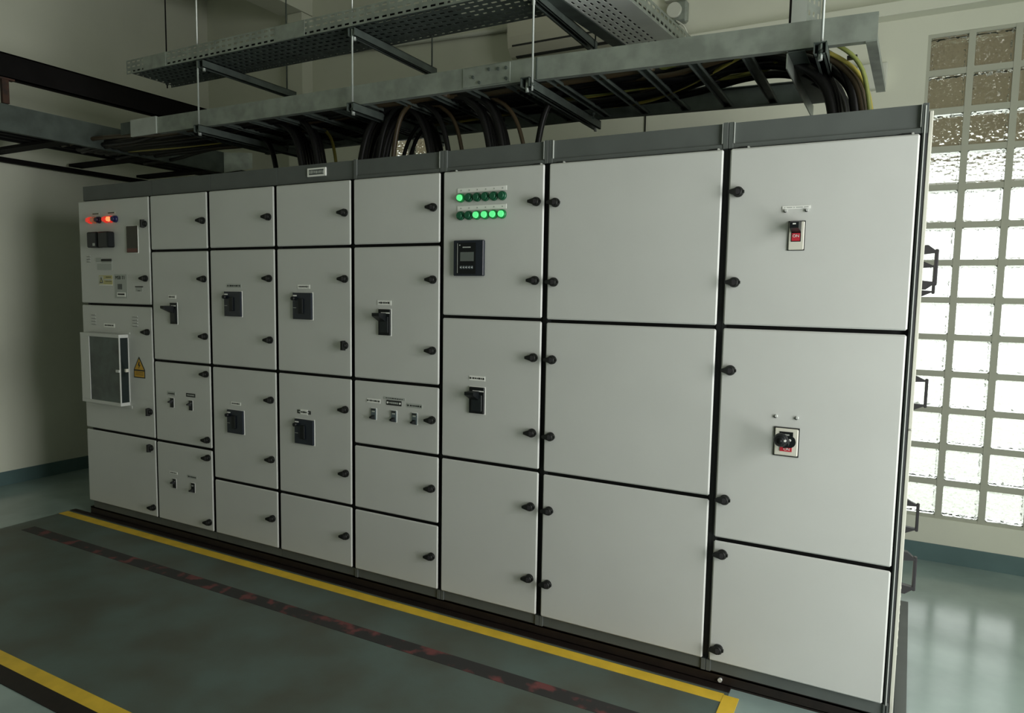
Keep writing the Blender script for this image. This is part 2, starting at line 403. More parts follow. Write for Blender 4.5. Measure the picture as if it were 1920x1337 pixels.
doors = {}
for c in range(1, 9):
    x0, x1 = XB[c-1], XB[c]
    org = ((x0+x1)/2, .5, .05)
    root = empty('switchgear_cabinet', org, CL[c], 'electrical cabinet', 'switchgear cabinets standing in one line-up')
    # carcass
    b = MB()
    if c < 8: b.box((x0+.0005, .034, .05), (x1-.0005, 1.12, 2.09), 'gap_black')
    else: b.box((x0+.0005, .034, .05), (4.556, 1.12, 2.09), 'gap_black')
    b.box((x0+.001, .016, .052), (x1-.001, .05, .094), 'frame_grey', .001)      # sill strip under the doors
    b.box((x0+.001, .020, 2.006), (x1-.001, .05, 2.094), 'frame_grey', .001)    # head strip
    if c >= 5:
        for xx in (x0+.001, x1-.018): b.box((xx, .012, 2.004), (xx+.017, .05, 2.096), 'frame_grey', .001)
        for xx in (x0+.001, x1-.018): b.box((xx, .010, .051), (xx+.017, .05, .096), 'frame_grey', .001)
        b.box((x0+.018, .014, 2.004), (x1-.018, .05, 2.020), 'frame_grey', .001)
        b.box((x1-.0215, .0105, 2.022), (x1-.0195, .05, 2.094), 'grey_label'); 
        if c > 6: b.box((x0+.0195, .0105, 2.022), (x0+.0215, .05, 2.094), 'grey_label')
    # dark posts seen in the slits between doors
    b.box((x0+.0005, .028, .094), (x0+.018, .05, 2.006), 'gap_grey' if c in (7, 8) else 'gap_black')
    b.box((x1-.018, .028, .094), (x1-.0005, .05, 2.006), 'gap_grey' if c >= 7 else 'gap_black')
    if c == 8:
        b.box((4.549, .014, .06), (4.556, .05, 2.09), 'frame_grey', .001); b.box((4.5545, .010, .06), (4.5575, .05, 2.088), 'door_edge')
    b.build('frame', root, org)
    zs = [2.0]+[z+.1 for z in GP[c]]+[.1]
    dl = []
    for k in range(len(zs)-1):
        zt = zs[k]-(.0075 if k else 0); zb = zs[k+1]+(.0065 if k < len(zs)-2 else 0)
        b = MB(); b.box((XD[c][0], 0, zb), (XD[c][1], .011, zt), 'door_paint', .0052); b.box((XD[c][0]+.012, .011, zb+.012), (XD[c][1]-.012, .022, zt-.012), 'gap_black')
        d = b.build('door', root, org); dl.append((d, zb, zt))
    doors[c] = (root, org, dl)
    for x, z, kd in KN[c]:
        for d, zb, zt in dl:
            if zb < z < zt:
                o = bpy.data.objects.new('latch_knob', KM[kd]); col.objects.link(o); o.parent = d
                o.location = Vector((x, 0, z))-Vector(org)
                if c == 8: o.location.x -= .001
def D(c, k): return doors[c][2][k][0], doors[c][1]

# cabinet 8: side panels, handles, cables gland
root, org, _ = doors[8]
for z0, z1 in ((.06, 1.044), (1.050, 2.075)):
    b = MB(); b.box((4.566, .030, z0), (4.578, .56, z1), 'cream_panel', .002); b.box((4.562, .034, z0+.005), (4.566, .55, z1-.005), 'gap_black')
    b.box((4.566, .575, z0), (4.578, 1.11, z1), 'cream_panel', .002)
    for ky in range(6):
        for kz in range(9):
            yy = .10+ky*.075; zz = (z1-.18 if z1 > 1.5 else z0+.42)-kz*.03
            b.hexa([(4.578,yy,zz),(4.5815,yy,zz),(4.5815,yy+.05,zz),(4.578,yy+.05,zz),(4.578,yy,zz+.014),(4.579,yy,zz+.014),(4.579,yy+.05,zz+.014),(4.578,yy+.05,zz+.014)], 'cream_panel')
    tag(b.build('side_panel', root, org), 'cream side panel')
b = MB(); b.box((4.5562, .034, .06), (4.566, 1.12, 2.07), 'gap_black'); b.build('side_gasket', root, org)
def handle(y, z, hh, pr):
    b = MB(); x = 4.577; t = .010
    b.hexa([(x,y-.012,z+hh-.032),(x+pr,y-.010,z+hh-.026),(x+pr,y+.010,z+hh-.026),(x,y+.012,z+hh-.032),(x,y-.012,z+hh),(x+pr*.35,y-.012,z+hh),(x+pr*.35,y+.012,z+hh),(x,y+.012,z+hh)], 'handle_black')
    b.hexa([(x,y-.012,z-hh),(x+pr*.35,y-.012,z-hh),(x+pr*.35,y+.012,z-hh),(x,y+.012,z-hh),(x,y-.012,z-hh+.032),(x+pr,y-.010,z-hh+.026),(x+pr,y+.010,z-hh+.026),(x,y+.012,z-hh+.032)], 'handle_black')
    b.box((x+pr-.012, y-.010, z-hh+.014), (x+pr, y+.010, z+hh-.014), 'handle_black', .003)
    tag(b.build('side_handle', root, org), 'black grab handle')
handle(.2, 1.587, .076, .050); handle(.2, .507, .076, .050)
for z in (1.567, 1.067, .507): handle(.95, z, .078, .082)

# cabinet 2
d, o = D(2, 1); narrow_breaker(d, o, .868, .922, 1.270, 1.391, .062); nameplate(d, o, .846, .912, 1.414, 1.434)
d, o = D(2, 2)
mini_switch(d, o, .842, .870, .784, .838); mini_switch(d, o, 1.006, 1.034, .782, .838)
nameplate(d, o, .814, .886, .853, .876, 'grey_label'); nameplate(d, o, .980, 1.058, .858, .879, 'ink'); 
d, o = D(2, 3)
mini_switch(d, o, .845, .871, .306, .360); mini_switch(d, o, 1.008, 1.036, .304, .358, down=True)
nameplate(d, o, .815, .884, .388, .402, 'white_label'); nameplate(d, o, .972, 1.055, .384, .402, 'grey_label')
# cabinets 3, 4
d, o = D(3, 1); wide_breaker(d, o, 1.325, 1.452, 1.328, 1.461); nameplate(d, o, 1.338, 1.448, 1.482, 1.502, 'grey_label', rivets=True)
d, o = D(3, 2); wide_breaker(d, o, 1.329, 1.452, .690, .818); nameplate(d, o, 1.352, 1.428, .845, .862)
d, o = D(4, 1); wide_breaker(d, o, 1.831, 1.958, 1.328, 1.462); nameplate(d, o, 1.857, 1.940, 1.482, 1.502)
d, o = D(4, 2); wide_breaker(d, o, 1.834, 1.961, .690, .818)
nameplate(d, o, 1.846, 1.938, .846, .864, 'ink'); nameplate(d, o, 1.868, 1.918, .842, .868, y=-.003)
# cabinet 5
d, o = D(5, 1); narrow_breaker(d, o, 2.378, 2.447, 1.270, 1.392, .052); nameplate(d, o, 2.368, 2.449, 1.411, 1.433)
d, o = D(5, 2)
for x in (2.331, 2.452, 2.571): mini_switch(d, o, x, x+.029, .863, .917, False, True)
nameplate(d, o, 2.303, 2.384, .943, .963, rivets=True); nameplate(d, o, 2.405, 2.530, .968, .980, 'grey_label')
nameplate(d, o, 2.421, 2.509, .941, .965, 'ink', rivets=True); nameplate(d, o, 2.541, 2.628, .940, .960, 'grey_label', rivets=True)
# cabinet 6
d, o = D(6, 0)
for r, z in ((0, 1.8835), (1, 1.8075)):
    for i in range(6):
        lit = (i == 0) if r == 0 else (i >= 2)
        lamp(d, o, 2.828+i*.0412, z, .0175, 'green_lit' if lit else 'green_off', 'green_ring' if lit else 'green_off')
    b = MB(); z0 = z+.022; b.box((2.810, -.002, z0), (3.053, .0005, z0+.019), 'white_label')
    for i in range(6): b.box((2.826+i*.0412, -.0028, z0+.007), (2.832+i*.0412, -.002, z0+.012), 'grey_label')
    b.build('label_strip', d, o)
b = MB(); b.box((2.800, -.016, 1.548), (2.952, .001, 1.701), 'navy_black', .003)
b.box((2.822, -.0185, 1.556), (2.915, -.0155, 1.690), 'breaker_black'); b.box((2.8225, -.0192, 1.560), (2.8245, -.0150, 1.688), 'grey_label')
b.box((2.838, -.0195, 1.611), (2.906, -.0180, 1.650), 'screen_grey'); b.box((2.850, -.0195, 1.668), (2.890, -.0180, 1.673), 'grey_label')
b.cyl((2.835, -.0195, 1.680), .003, .002, 'grey_label', 'y', 8)
for i in range(5):
    b.box((2.836+i*.014, -.0205, 1.578), (2.846+i*.014, -.018, 1.591), 'meter_grey', .001); b.box((2.838+i*.014, -.0209, 1.583), (2.844+i*.014, -.0204, 1.5855), 'white_label')
tag(b.build('power_meter', d, o), 'dark blue display meter')
d, o = D(6, 1); narrow_breaker(d, o, 2.884, 2.960, .948, 1.064, .048); nameplate(d, o, 2.880, 2.960, 1.092, 1.113, rivets=True)
# cabinet 8
d, o = D(8, 0)
b = MB(); b.box((4.144, -.002, 1.780), (4.234, .0005, 1.790), 'white_label')
x = 4.150
for ww in (.004, .018, .004, .022, .014): b.box((x, -.0026, 1.7835), (x+ww, -.002, 1.7865), 'grey_label'); x += ww+.004
b.build('nameplate', d, o)
for x in (4.156, 4.224):
    b = MB(); b.cyl((x, -.008, 1.7745), .0042, .009, 'bolt_white', 'y', 12); b.cyl((x-.002, -.004, 1.773), .005, .004, 'ink', 'y', 12); b.build('screw', d, o)  # white stud paints the highlight on a black screw
b = MB(); b.box((4.1665, -.003, 1.638), (4.2215, .001, 1.739), 'ink'); b.box((4.1690, -.006, 1.6405), (4.2190, -.001, 1.7365), 'cream_plate', .003)
b.box((4.178, -.0068, 1.668), (4.209, -.0055, 1.7365), 'breaker_black'); b.box((4.180, -.0085, 1.6705), (4.206, -.006, 1.697), 'red_flag')
b.hexa([(4.177,-.060,1.710),(4.206,-.060,1.710),(4.209,-.006,1.699),(4.178,-.006,1.699),(4.177,-.060,1.730),(4.206,-.060,1.730),(4.209,-.006,1.738),(4.178,-.006,1.738)], 'breaker_black')
b.box((4.187, -.0606, 1.722), (4.197, -.059, 1.726), 'white_label')
cb = b.build('circuit_breaker', d, o)
text('switch_marking', 'ON', 4.193, -.009, 1.687, .0135, 'white_label', d, o)
d, o = D(8, 1)
for x in (4.158, 4.227):
    b = MB(); b.cyl((x, -.007, 1.058), .004, .008, 'bolt_white', 'y', 12, r2=.006); b.cyl((x-.002, -.004, 1.056), .0055, .004, 'ink', 'y', 12); b.build('screw', d, o)  # white stud is the painted glint of the black screw
b = MB(); b.box((4.1535, -.004, .917), (4.2385, .001, 1.021), 'ink', .001); b.box((4.157, -.007, .921), (4.235, -.001, 1.017), 'cream_plate', .003)
b.box((4.176, -.009, .936), (4.216, -.006, .957), 'red_flag'); b.box((4.174, -.0085, .985), (4.218, -.006, 1.006), 'breaker_black'); b.box((4.178, -.0092, .992), (4.206, -.0083, .998), 'grey_label')
b.cyl((4.208, -.024, .974), .0215, .018, 'breaker_black', 'y', 24, r2=.019); b.cyl((4.210, -.0245, .980), .0045, .002, 'white_label', 'y', 12)  # white dot paints a reflection on the black disc
q = P(1464, 825, 1, -.078); b.cyl((4.200, -.075, .973), .012, .060, 'breaker_black', 'y', 16)
for i in range(8):
    a0 = -PI/2+PI*i/8; a1 = a0+PI/8
    b.cyl((q.x, -.078+.0235*math.sin(a0), q.z), .0245*max(.04, math.cos(a0)), .0235*(math.sin(a1)-math.sin(a0)), 'breaker_black', 'y', 24, r2=.0245*max(.04, math.cos(a1)))
b.cyl((q.x+.016, -.1005, q.z+.002), .004, .006, 'white_label', 'y', 10)  # painted white reflection on the ball knob
b.build('circuit_breaker', d, o)
text('switch_marking', 'ON', 4.199, -.0095, .944, .013, 'white_label', d, o)
# cabinet 1
d, o = D(1, 0)
for x, mt in ((.120, 'red_lit'), (.165, 'amber_dim'), (.207, 'violet_off'), (.282, 'red_lit'), (.325, 'orange_lit'), (.370, 'blue_off')):
    lamp(d, o, x+.010, 1.881, .0185, mt, mt if mt != 'orange_lit' else 'red_lit', .028)
for x in (.145, .302): b = MB(); b.box((x, -.002, 1.914), (x+.072, .0005, 1.925), 'pale_label'); b.box((x+.006, -.0026, 1.917), (x+.066, -.002, 1.922), 'ink'); b.build('nameplate', d, o)
for x in (.150, .262):
    b = MB(); b.box((x, -.045, 1.712), (x+.100, .001, 1.806), 'breaker_black', .006); b.box((x+.008, -.0465, 1.718), (x+.092, -.044, 1.800), 'breaker_face', .001)
    if x < .2: b.box((x+.064, -.0475, 1.722), (x+.086, -.046, 1.738), 'grey_label')
    b.build('panel_meter', d, o)
b = MB(); b.box((.480, -.003, 1.676), (.588, .001, 1.838), 'white_label'); b.box((.483, -.006, 1.679), (.585, -.001, 1.835), 'relay_glass', .002); b.box((.486, -.0072, 1.682), (.582, -.0055, 1.704), 'relay_red')
tag(b.build('protection_relay', d, o), 'dark glazed relay with a red lower band')
slots(d, o, .074, .108, (1.665, 1.648, 1.632)); 
b = MB(); b.box((.172, -.004, 1.628), (.225, .0005, 1.652), 'grey_label', .001); b.box((.225, -.006, 1.630), (.325, .0005, 1.645), 'ink', .001); b.box((.225, -.003, 1.622), (.328, .0005, 1.630), 'grey_label'); b.build('door_fitting', d, o)
b = MB(); b.box((.178, -.0015, 1.578), (.325, .0005, 1.616), 'frame_grey' if 0 else 'grey_label'); b.build('nameplate', d, o)
b = MB(); b.box((.190, -.0015, 1.484), (.325, .0005, 1.545), 'yellow_label'); b.box((.192, -.002, 1.494), (.236, -.0015, 1.541), 'pale_label')
b.poly([(.198, 1.500), (.232, 1.500), (.215, 1.536)], -.0026, -.002, 'ink'); b.poly([(.205, 1.504), (.225, 1.504), (.215, 1.525)], -.003, -.0025, 'yellow_label')
b.box((.262, -.0022, 1.533), (.312, -.0015, 1.537), 'ink'); b.box((.256, -.0022, 1.508), (.318, -.0015, 1.511), 'ink'); b.box((.245, -.0022, 1.514), (.325, -.0015, 1.524), 'pale_label'); b.box((.192, -.0022, 1.484), (.325, -.0015, 1.490), 'white_label')
tag(b.build('warning_label', d, o), 'pale yellow warning sticker')
b = MB(); b.box((.345, -.001, 1.408), (.468, .0005, 1.552), 'grey_label'); b.box((.376, -.0016, 1.462), (.420, -.001, 1.494), 'frame_grey'); b.box((.368, -.003, 1.418), (.452, -.001, 1.444), 'white_label', .001); b.box((.378, -.0036, 1.428), (.444, -.003, 1.437), 'ink')
b.build('notice_sheet', d, o)
text('sheet_lettering', 'MSB T1', .403, -.0016, 1.531, .030, 'ink', d, o)
b = MB(); b.box((.545, -.002, 1.476), (.618, .0005, 1.482), 'ink'); b.box((.550, -.0012, 1.452), (.612, .0005, 1.474), 'grey_label'); b.box((.568, -.002, 1.454), (.592, -.001, 1.457), 'ink'); b.build('nameplate', d, o)
d, o = D(1, 1)
slots(d, o, .100, .142, (1.303, 1.283, 1.264, 1.246)); slots(d, o, .512, .558, (1.302, 1.283, 1.266, 1.248))
nameplate(d, o, .224, .332, 1.228, 1.252, lines=1)
# glazed control box standing 60 mm proud of the door
b = MB(); X0, X1, Z0, Z1, Y0 = .070, .462, .760, 1.192, -.060
for q in (((X0,Y0,Z0+.020),(X0+.090,0,Z1-.020)), ((X1-.006,Y0,Z0+.020),(X1,Y0+.008,Z1-.020)), ((X1-.006,-.006,Z0+.020),(X1+.004,-.0005,Z1-.020)), ((X0,Y0-.0005,Z0),(X1,-.0002,Z0+.020)), ((X0,Y0-.0005,Z1-.020),(X1,-.0002,Z1)), ((X0-.004,-.004,Z0-.02),(X1+.02,0,Z0-.0005)), ((X0-.004,-.004,Z1+.0005),(X1+.02,0,Z1+.012))): b.box(q[0], q[1], 'door_paint', .001)
b.box((X1-.004, -.030, .965), (X1+.012, -.012, .985), 'cream_plate', .002); b.box((X1-.030, Y0-.008, .965), (X1+.004, Y0, .982), 'door_edge', .002)
cbx = b.build('control_box', d, o)
b = MB(); b.box((X0+.090, Y0+.004, Z0+.020), (X1-.006, Y0+.008, Z1-.020), 'window_glass_grey'); b.build('box_glazing', d, o)
b = MB(); b.box((X1-.006, Y0+.008, Z0+.020), (X1-.001, -.006, Z1-.020), 'dark_glass'); tag(b.build('box_side_glazing', d, o), 'dark side pane')
b = MB(); S = [(.509, .935), (.613, .935), (.613, .985), (.561, 1.062), (.509, .985)]
b.poly(S, -.002, .0005, 'ink'); b.poly([(.516, .985), (.606, .985), (.561, 1.050)], -.0026, -.002, 'warning_yellow'); b.poly([(.515, .941), (.607, .941), (.607, .976), (.515, .976)], -.0026, -.002, 'warning_yellow')
b.poly([(.561, 1.034), (.550, 1.008), (.561, 1.010), (.556, .990), (.575, 1.015), (.563, 1.014), (.568, 1.032)], -.0032, -.0026, 'ink')
for z in (.952, .960, .968): b.box((.524, -.003, z), (.600, -.0026, z+.0025), 'ink')
tag(b.build('warning_sign', d, o), 'yellow electric shock warning sign')
# white framed plate on the head strip
root, org, _ = doors[4]
b = MB(); b.box((1.916, .013, 2.033), (2.036, .021, 2.074), 'white_label', .001); b.box((1.928, .0122, 2.041), (2.024, .0132, 2.066), 'frame_grey')
r = random.Random(3); x = 1.932
while x < 2.018: w = r.uniform(.004, .012); b.box((x, .0116, 2.045+r.uniform(0, .004)), (x+w, .0124, 2.062-r.uniform(0, .004)), 'grey_label'); x += w+.004
tag(b.build('nameplate', root, org), 'white framed nameplate on the head strip')
for c in (6, 7, 8):
    root, org, _ = doors[c]
    for x in (XD[c][0]+.040, XD[c][1]-.040): b = MB(); b.hexa([(x-.018,.004,2.0),(x+.018,.004,2.0),(x+.018,.02,2.0),(x-.018,.02,2.0),(x-.012,.012,2.007),(x+.014,.012,2.007),(x+.014,.02,2.007),(x-.012,.02,2.007)], 'gap_black'); b.cyl((x+.02, .008, 2.003), .004, .01, 'bolt_white', 'y', 10); b.build('hinge', root, org)

# plinth channel
b = MB(); b.box((-.02, .018, .006), (4.566, .030, .050), 'plinth_brown', .001); b.box((-.02, .018, 0), (4.566, 1.12, .010), 'plinth_brown'); b.box((-.02, .018, .042), (4.566, 1.12, .050), 'plinth_brown')
b.box((-.19, -.020, 0), (4.045, .018, .006), 'plinth_brown', .001)
pl = one('base_channel', b, 'dark brown steel base channel running under the whole line of cabinets', 'base', org=(2.27, .5, 0))
for x, z in ((P(1350, 1271, 1, .012).x, .026), (4.535, .028), (4.562, .022)):
    b = MB(); b.cyl((x, .008, z), .008, .012, 'bolt_white', 'y', 14); tag(b.build('bolt', pl, (2.27, .5, 0)), 'pale round bolt head')
b = MB(); b.hexa([(4.580,-.3,0),(4.612,-.3,0),(4.652,1.21,0),(4.600,1.21,0),(4.580,-.3,.012),(4.612,-.3,.012),(4.652,1.21,.012),(4.600,1.21,.012)], 'frame_grey')
one('floor_channel', b, 'dark grey steel strip on the floor along the right end of the cabinets', 'floor channel')
# trench covers in front
root = empty('trench_cover', (2, -.6, 0), 'worn dark green trench cover plate with yellow edges in front of the cabinets', 'floor cover')
O = (2, -.6, 0)
b = MB(); b.box((-.185, -1.245, 0), (4.045, -.020, .003), 'mat_plate'); b.build('plate', root, O)
for n, q in (('yellow_stripe', ((-.185, -.094, .003), (4.030, -.036, .0045))), ('yellow_stripe', ((-.185, -1.247, .003), (4.045, -1.190, .0045))), ('yellow_stripe', ((4.030, -1.245, .003), (4.085, -.045, .0055)))):
    b = MB(); b.box(q[0], q[1], 'yellow_paint'); b.build(n, root, O)
b = MB(); b.box((-.05, -.385, .003), (4.03, -.308, .0042), 'worn_strip'); tag(b.build('worn_strip', root, O), 'dark strip with scuffed red marks')
b = MB(); b.box((-.185, -1.315, 0), (4.045, -1.247, .004), 'plinth_brown'); tag(b.build('dark_edge', root, O), 'dark brown edge strip')

# ------------------------------------------------------------------ trays, struts, rods
def rail_z(x): return 2.379-(x-.646)*.0033 if x < 3.08 else 2.371-(x-3.08)*.0249
def perforated(b, x0, x1, w, rows, m, along=.05, slot=.030, zf=lambda u, v: (u, v, 0)):
    """grid plate with slots; zf maps (length, width) to 3D"""
    n = int((x1-x0)/along); xs = [x0]
    for i in range(n): xs += [x0+i*along+(along-slot)/2, x0+i*along+(along+slot)/2]
    xs.append(x1); ys = [0]; p = w/rows
    for j in range(rows): ys += [j*p+p*.32, j*p+p*.68]
    ys.append(w); k = len(b.v)
    for x in xs:
        for y in ys: b.v.append(zf(x, y))
    H = len(ys)
    for i in range(len(xs)-1):
        for j in range(H-1):
            if i % 2 == 1 and j % 2 == 1: continue
            b.face([k+i*H+j, k+(i+1)*H+j, k+(i+1)*H+j+1, k+i*H+j+1], m)
def solid(o, t=.002):
    s = o.modifiers.new('thickness', 'SOLIDIFY'); s.thickness = t; s.offset = 0; return o
# ladder tray above the cabinets
TA = empty('cable_ladder', (2.5, .45, 2.35), 'long galvanized cable ladder full of cables hanging just above the cabinets', 'cable tray')
O = (2.5, .45, 2.35)
XA, XZ = .646, 4.403
def rail(y, s, m, xa, xb):
    b = MB(); za, zb = rail_z(xa), rail_z(xb); h = .092
    b.hexa([(xa,y-.002*s,za),(xb,y-.002*s,zb),(xb,y+.002*s,zb),(xa,y+.002*s,za),(xa,y-.002*s,za+h),(xb,y-.002*s,zb+h),(xb,y+.002*s,zb+h),(xa,y+.002*s,za+h)], m)
    for q in (0, h-.004): b.hexa([(xa,y,za+q),(xb,y,zb+q),(xb,y+s*.028,zb+q),(xa,y+s*.028,za+q),(xa,y,za+q+.004),(xb,y,zb+q+.004),(xb,y+s*.028,zb+q+.004),(xa,y+s*.028,za+q+.004)], m)
    return b.build('side_rail', TA, O)
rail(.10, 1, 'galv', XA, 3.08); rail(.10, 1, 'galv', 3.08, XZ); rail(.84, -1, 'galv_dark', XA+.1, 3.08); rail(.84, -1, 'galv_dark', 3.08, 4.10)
for k in range(17):
    x = 3.975-.2*k
    if x < .7 or abs(x-3.08) < .04: continue
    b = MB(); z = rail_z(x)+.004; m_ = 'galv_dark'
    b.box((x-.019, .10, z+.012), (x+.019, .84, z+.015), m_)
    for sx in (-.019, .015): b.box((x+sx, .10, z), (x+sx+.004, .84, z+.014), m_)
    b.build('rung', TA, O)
b = MB()
for xa_, xb_, za_, zb_ in ((4.368, 4.402, 2.336, 2.3385), (4.369, 4.373, 2.339, 2.368), (4.397, 4.401, 2.339, 2.368)): b.hexa([(xa_,.10,za_),(xb_,.10,za_),(xb_+.022,.76,za_),(xa_+.022,.76,za_),(xa_,.10,zb_),(xb_,.10,zb_),(xb_+.022,.76,zb_),(xa_+.022,.76,zb_)], 'galv')
tag(b.build('end_rung', TA, O), 'last rung at the open right end')
p0, p1 = P(868, 168, 1, .096), P(957, 122, 1, .096)
b = MB(); zz = rail_z(p1.x); b.box((p0.x, .094, zz+.006), (p1.x, .098, zz+.088), 'galv_bright' if 0 else 'galv', .001)
for u, v in ((917, 130), (934, 129), (949, 147), (899, 155), (887, 145), (949, 127)):
    q = P(u, v, 1, .094); b.cyl((q.x, .088, q.z), .007, .007, 'galv_dark', 'y', 8)
b.build('splice_plate', TA, O)
b = MB(); q = P(1006, 115, 1, .096).x; b.box((q-.0025, .095, rail_z(q)+.002), (q+.0025, .099, rail_z(q)+.09), 'galv_dark'); b.build('rail_joint', TA, O)
b = MB(); a = P(246, 222, 1, .1); c_ = P(294, 249, 1, .1); b.box((a.x, .092, c_.z-.004), (c_.x+.006, .108, a.z-.012), 'galv_bright', .002); b.box((.30, .10, 2.40), (a.x, .106, 2.47), 'galv_dark'); tag(b.build('end_connector', TA, O), 'pale connector plate at the left end')
# end bracket plates near the right
b = MB(); x = 4.118
b.hexa([(x,.105,2.285),(x+.004,.105,2.285),(x+.018,.90,2.285),(x+.014,.90,2.285),(x,.105,2.343),(x+.004,.105,2.343),(x+.018,.90,2.343),(x+.014,.90,2.343)], 'galv')
b.hexa([(x,.105,2.337),(x+.060,.105,2.337),(x+.072,.84,2.337),(x+.014,.84,2.337),(x,.105,2.341),(x+.060,.105,2.341),(x+.072,.84,2.341),(x+.014,.84,2.341)], 'galv_dark')
b.build('drop_bracket', TA, O)

def strut(x, y0, y1, ztop, label, cat='strut', m_='galv_dark', w=.041):
    b = MB(); b.box((x-w/2, y0, ztop-.003), (x+w/2, y1, ztop), m_)
    for s in (-1, 1):
        b.box((x+s*w/2-.003*(s > 0), y0, ztop-.041), (x+s*w/2+.003*(s < 0), y1, ztop), m_)
        b.box((x+s*w/2-.011*(s > 0), y0, ztop-.041), (x+s*w/2+.011*(s < 0), y1, ztop-.038), m_)
    for y in (y0+.025, y1-.025): b.cyl((x, y, ztop-.055), .008, .055, 'galv_bright', 'z', 8)
    return one('support_strut', b, label, cat, 'slotted struts carrying the cable trays')
XS = [1.06, 2.164, 3.105, 4.232]; LB = ['leftmost', 'second from left', 'third from left', 'rightmost']
for i, x in enumerate(XS): strut(x, .045, .865, rail_z(x)-.001, 'galvanized strut crossing under the cable ladder, %s of four' % LB[i])
ZB = 2.722
XU = [1.105, 2.173, 3.128]
for i, x in enumerate(XU): strut(x, .045, .73, ZB-.004, 'galvanized strut crossing under the upper perforated tray, %s' % ['left of three', 'middle of three', 'right of three'][i])
def rod(x, y, z0, z1, label, r=.005, m_='galv_bright'):
    b = MB(); b.cyl((x, y, z0), r, z1-z0, m_, 'z', 8)
    for z in (z0+.02,): b.cyl((x, y, z), .010, .010, 'galv_dark', 'z', 6)
    one('threaded_rod', b, label, 'rod', 'threaded rods hanging the cable trays', org=(x, y, z0))
for i, x in enumerate((1.065, 2.167, 3.133, 4.236)):
    rod(x, .060, rail_z(x)-.055, ZC, 'thin pale threaded rod in front of the cable ladder, %s of four' % LB[i], .0048)
    if i < 3: rod(x+.02, .69, rail_z(x)-.03, ZC, 'thin threaded rod behind the cable ladder, %s of three' % ['left', 'middle', 'right'][i], .0042, 'galv_dark')
rod(P(311, 60, 1, .335).x, .335, ZB+.002, ZC, 'thin dark rod rising from the left end of the upper tray', .004, 'steel_black')

# upper perforated tray
TB = empty('perforated_tray', (1.8, .2, ZB), 'long perforated galvanized cable tray hanging above the cable ladder', 'cable tray'); O = (1.8, .2, ZB)
b = MB(); xa, xb = .46, 3.12; ya, yb = .045, .335
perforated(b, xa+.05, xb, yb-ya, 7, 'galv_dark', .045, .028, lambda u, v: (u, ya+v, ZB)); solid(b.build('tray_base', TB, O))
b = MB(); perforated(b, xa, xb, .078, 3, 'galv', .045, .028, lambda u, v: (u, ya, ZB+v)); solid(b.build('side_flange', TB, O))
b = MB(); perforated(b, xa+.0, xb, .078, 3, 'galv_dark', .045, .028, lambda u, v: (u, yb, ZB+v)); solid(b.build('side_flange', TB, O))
for sx in (.62, 1.68):
    b = MB(); b.box((sx, ya-.004, ZB+.002), (sx+.20, ya-.001, ZB+.076), 'galv', .001); b.build('splice_plate', TB, O)
# branch tray
TC = empty('perforated_tray', (3.37, .2, ZB), 'bright perforated cable tray branching towards the back wall, above the air conditioner side', 'cable tray'); O = (3.37, .2, ZB)
A0 = Vector((3.208, .16, ZB-.012)); DV = Vector((.095, 1.0, 0)).normalized(); SV = Vector((DV.y, -DV.x, 0))
def bt(u, v, w=0): p = A0+DV*u+SV*v; return (p.x, p.y, ZB-.012+w)
b = MB(); perforated(b, -.1, 1.62, .16, 5, 'tray_lit', .05, .028, lambda u, v: bt(u, v)); b.face([len(b.v)+i for i in range(4)], 'tray_lit'); b.v += [bt(-.1, .16), bt(1.62, .16), bt(1.62, .235), bt(-.1, .235)]; solid(b.build('tray_base', TC, O))
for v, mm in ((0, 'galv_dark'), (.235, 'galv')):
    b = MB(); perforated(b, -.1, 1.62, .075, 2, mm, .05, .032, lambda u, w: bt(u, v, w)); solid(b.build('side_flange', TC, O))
b = MB(); b.hexa([bt(-.1,-.075,-.003), bt(-.1,-.004,-.003), bt(1.6,-.004,-.003), bt(1.6,-.05,-.003), bt(-.1,-.075,.03), bt(-.1,-.004,.03), bt(1.6,-.004,.03), bt(1.6,-.05,.03)], 'galv_dark'); b.build('support_angle', TC, O)
# riser tray at the right
b = MB(); b.box((4.075, .50, 2.44), (4.133, .503, ZC), 'galv_bright'); b.box((4.066, .50, 2.44), (4.075, .56, ZC), 'steel_black')  # web colour lightened to stand for its window reflection
perforated(b, 0, 1.65, .10, 3, 'galv', .05, .02, lambda u, v: (4.133+v*.42, .50+v*.9, 2.44+u))
b.cyl((4.10, .499, 2.56), .005, .003, 'ink', 'y', 8)
one('riser_tray', solid and b, 'bright vertical galvanized tray rising to the ceiling behind the right end of the ladder', 'cable tray', org=(4.1, .52, 2.44))

# left steelwork
b = MB(); xq = -.2
b.box((xq-.004, YF+.01, 2.70), (xq+.004, YB-.005, 2.845), 'steel_black'); b.box((xq-.05, YF+.01, 2.838), (xq+.004, YB-.005, 2.846), 'steel_black'); b.box((xq-.05, YF+.01, 2.70), (xq+.004, YB-.005, 2.708), 'steel_black')
SB = empty('steel_beam', (xq, 0, 2.70), 'dark steel beam running to the back wall above the left cable ladder', 'steel beam'); b.build('beam', SB, (xq, 0, 2.70))
b = MB(); q = P(10, 168, 0, xq); b.box((xq-.02, q.y-.018, 2.552), (xq+.006, q.y+.018, 2.70), 'rusty'); b.box((xq-.03, q.y-.05, 2.69), (xq+.01, q.y+.05, 2.70), 'rusty'); tag(b.build('hanger', SB, (xq, 0, 2.70)), 'rusty brown hanger')
O = (-.65, 0, 2.39)
TD = empty('cable_ladder', O, 'wide grey cable ladder along the left side running towards the back wall', 'cable tray')
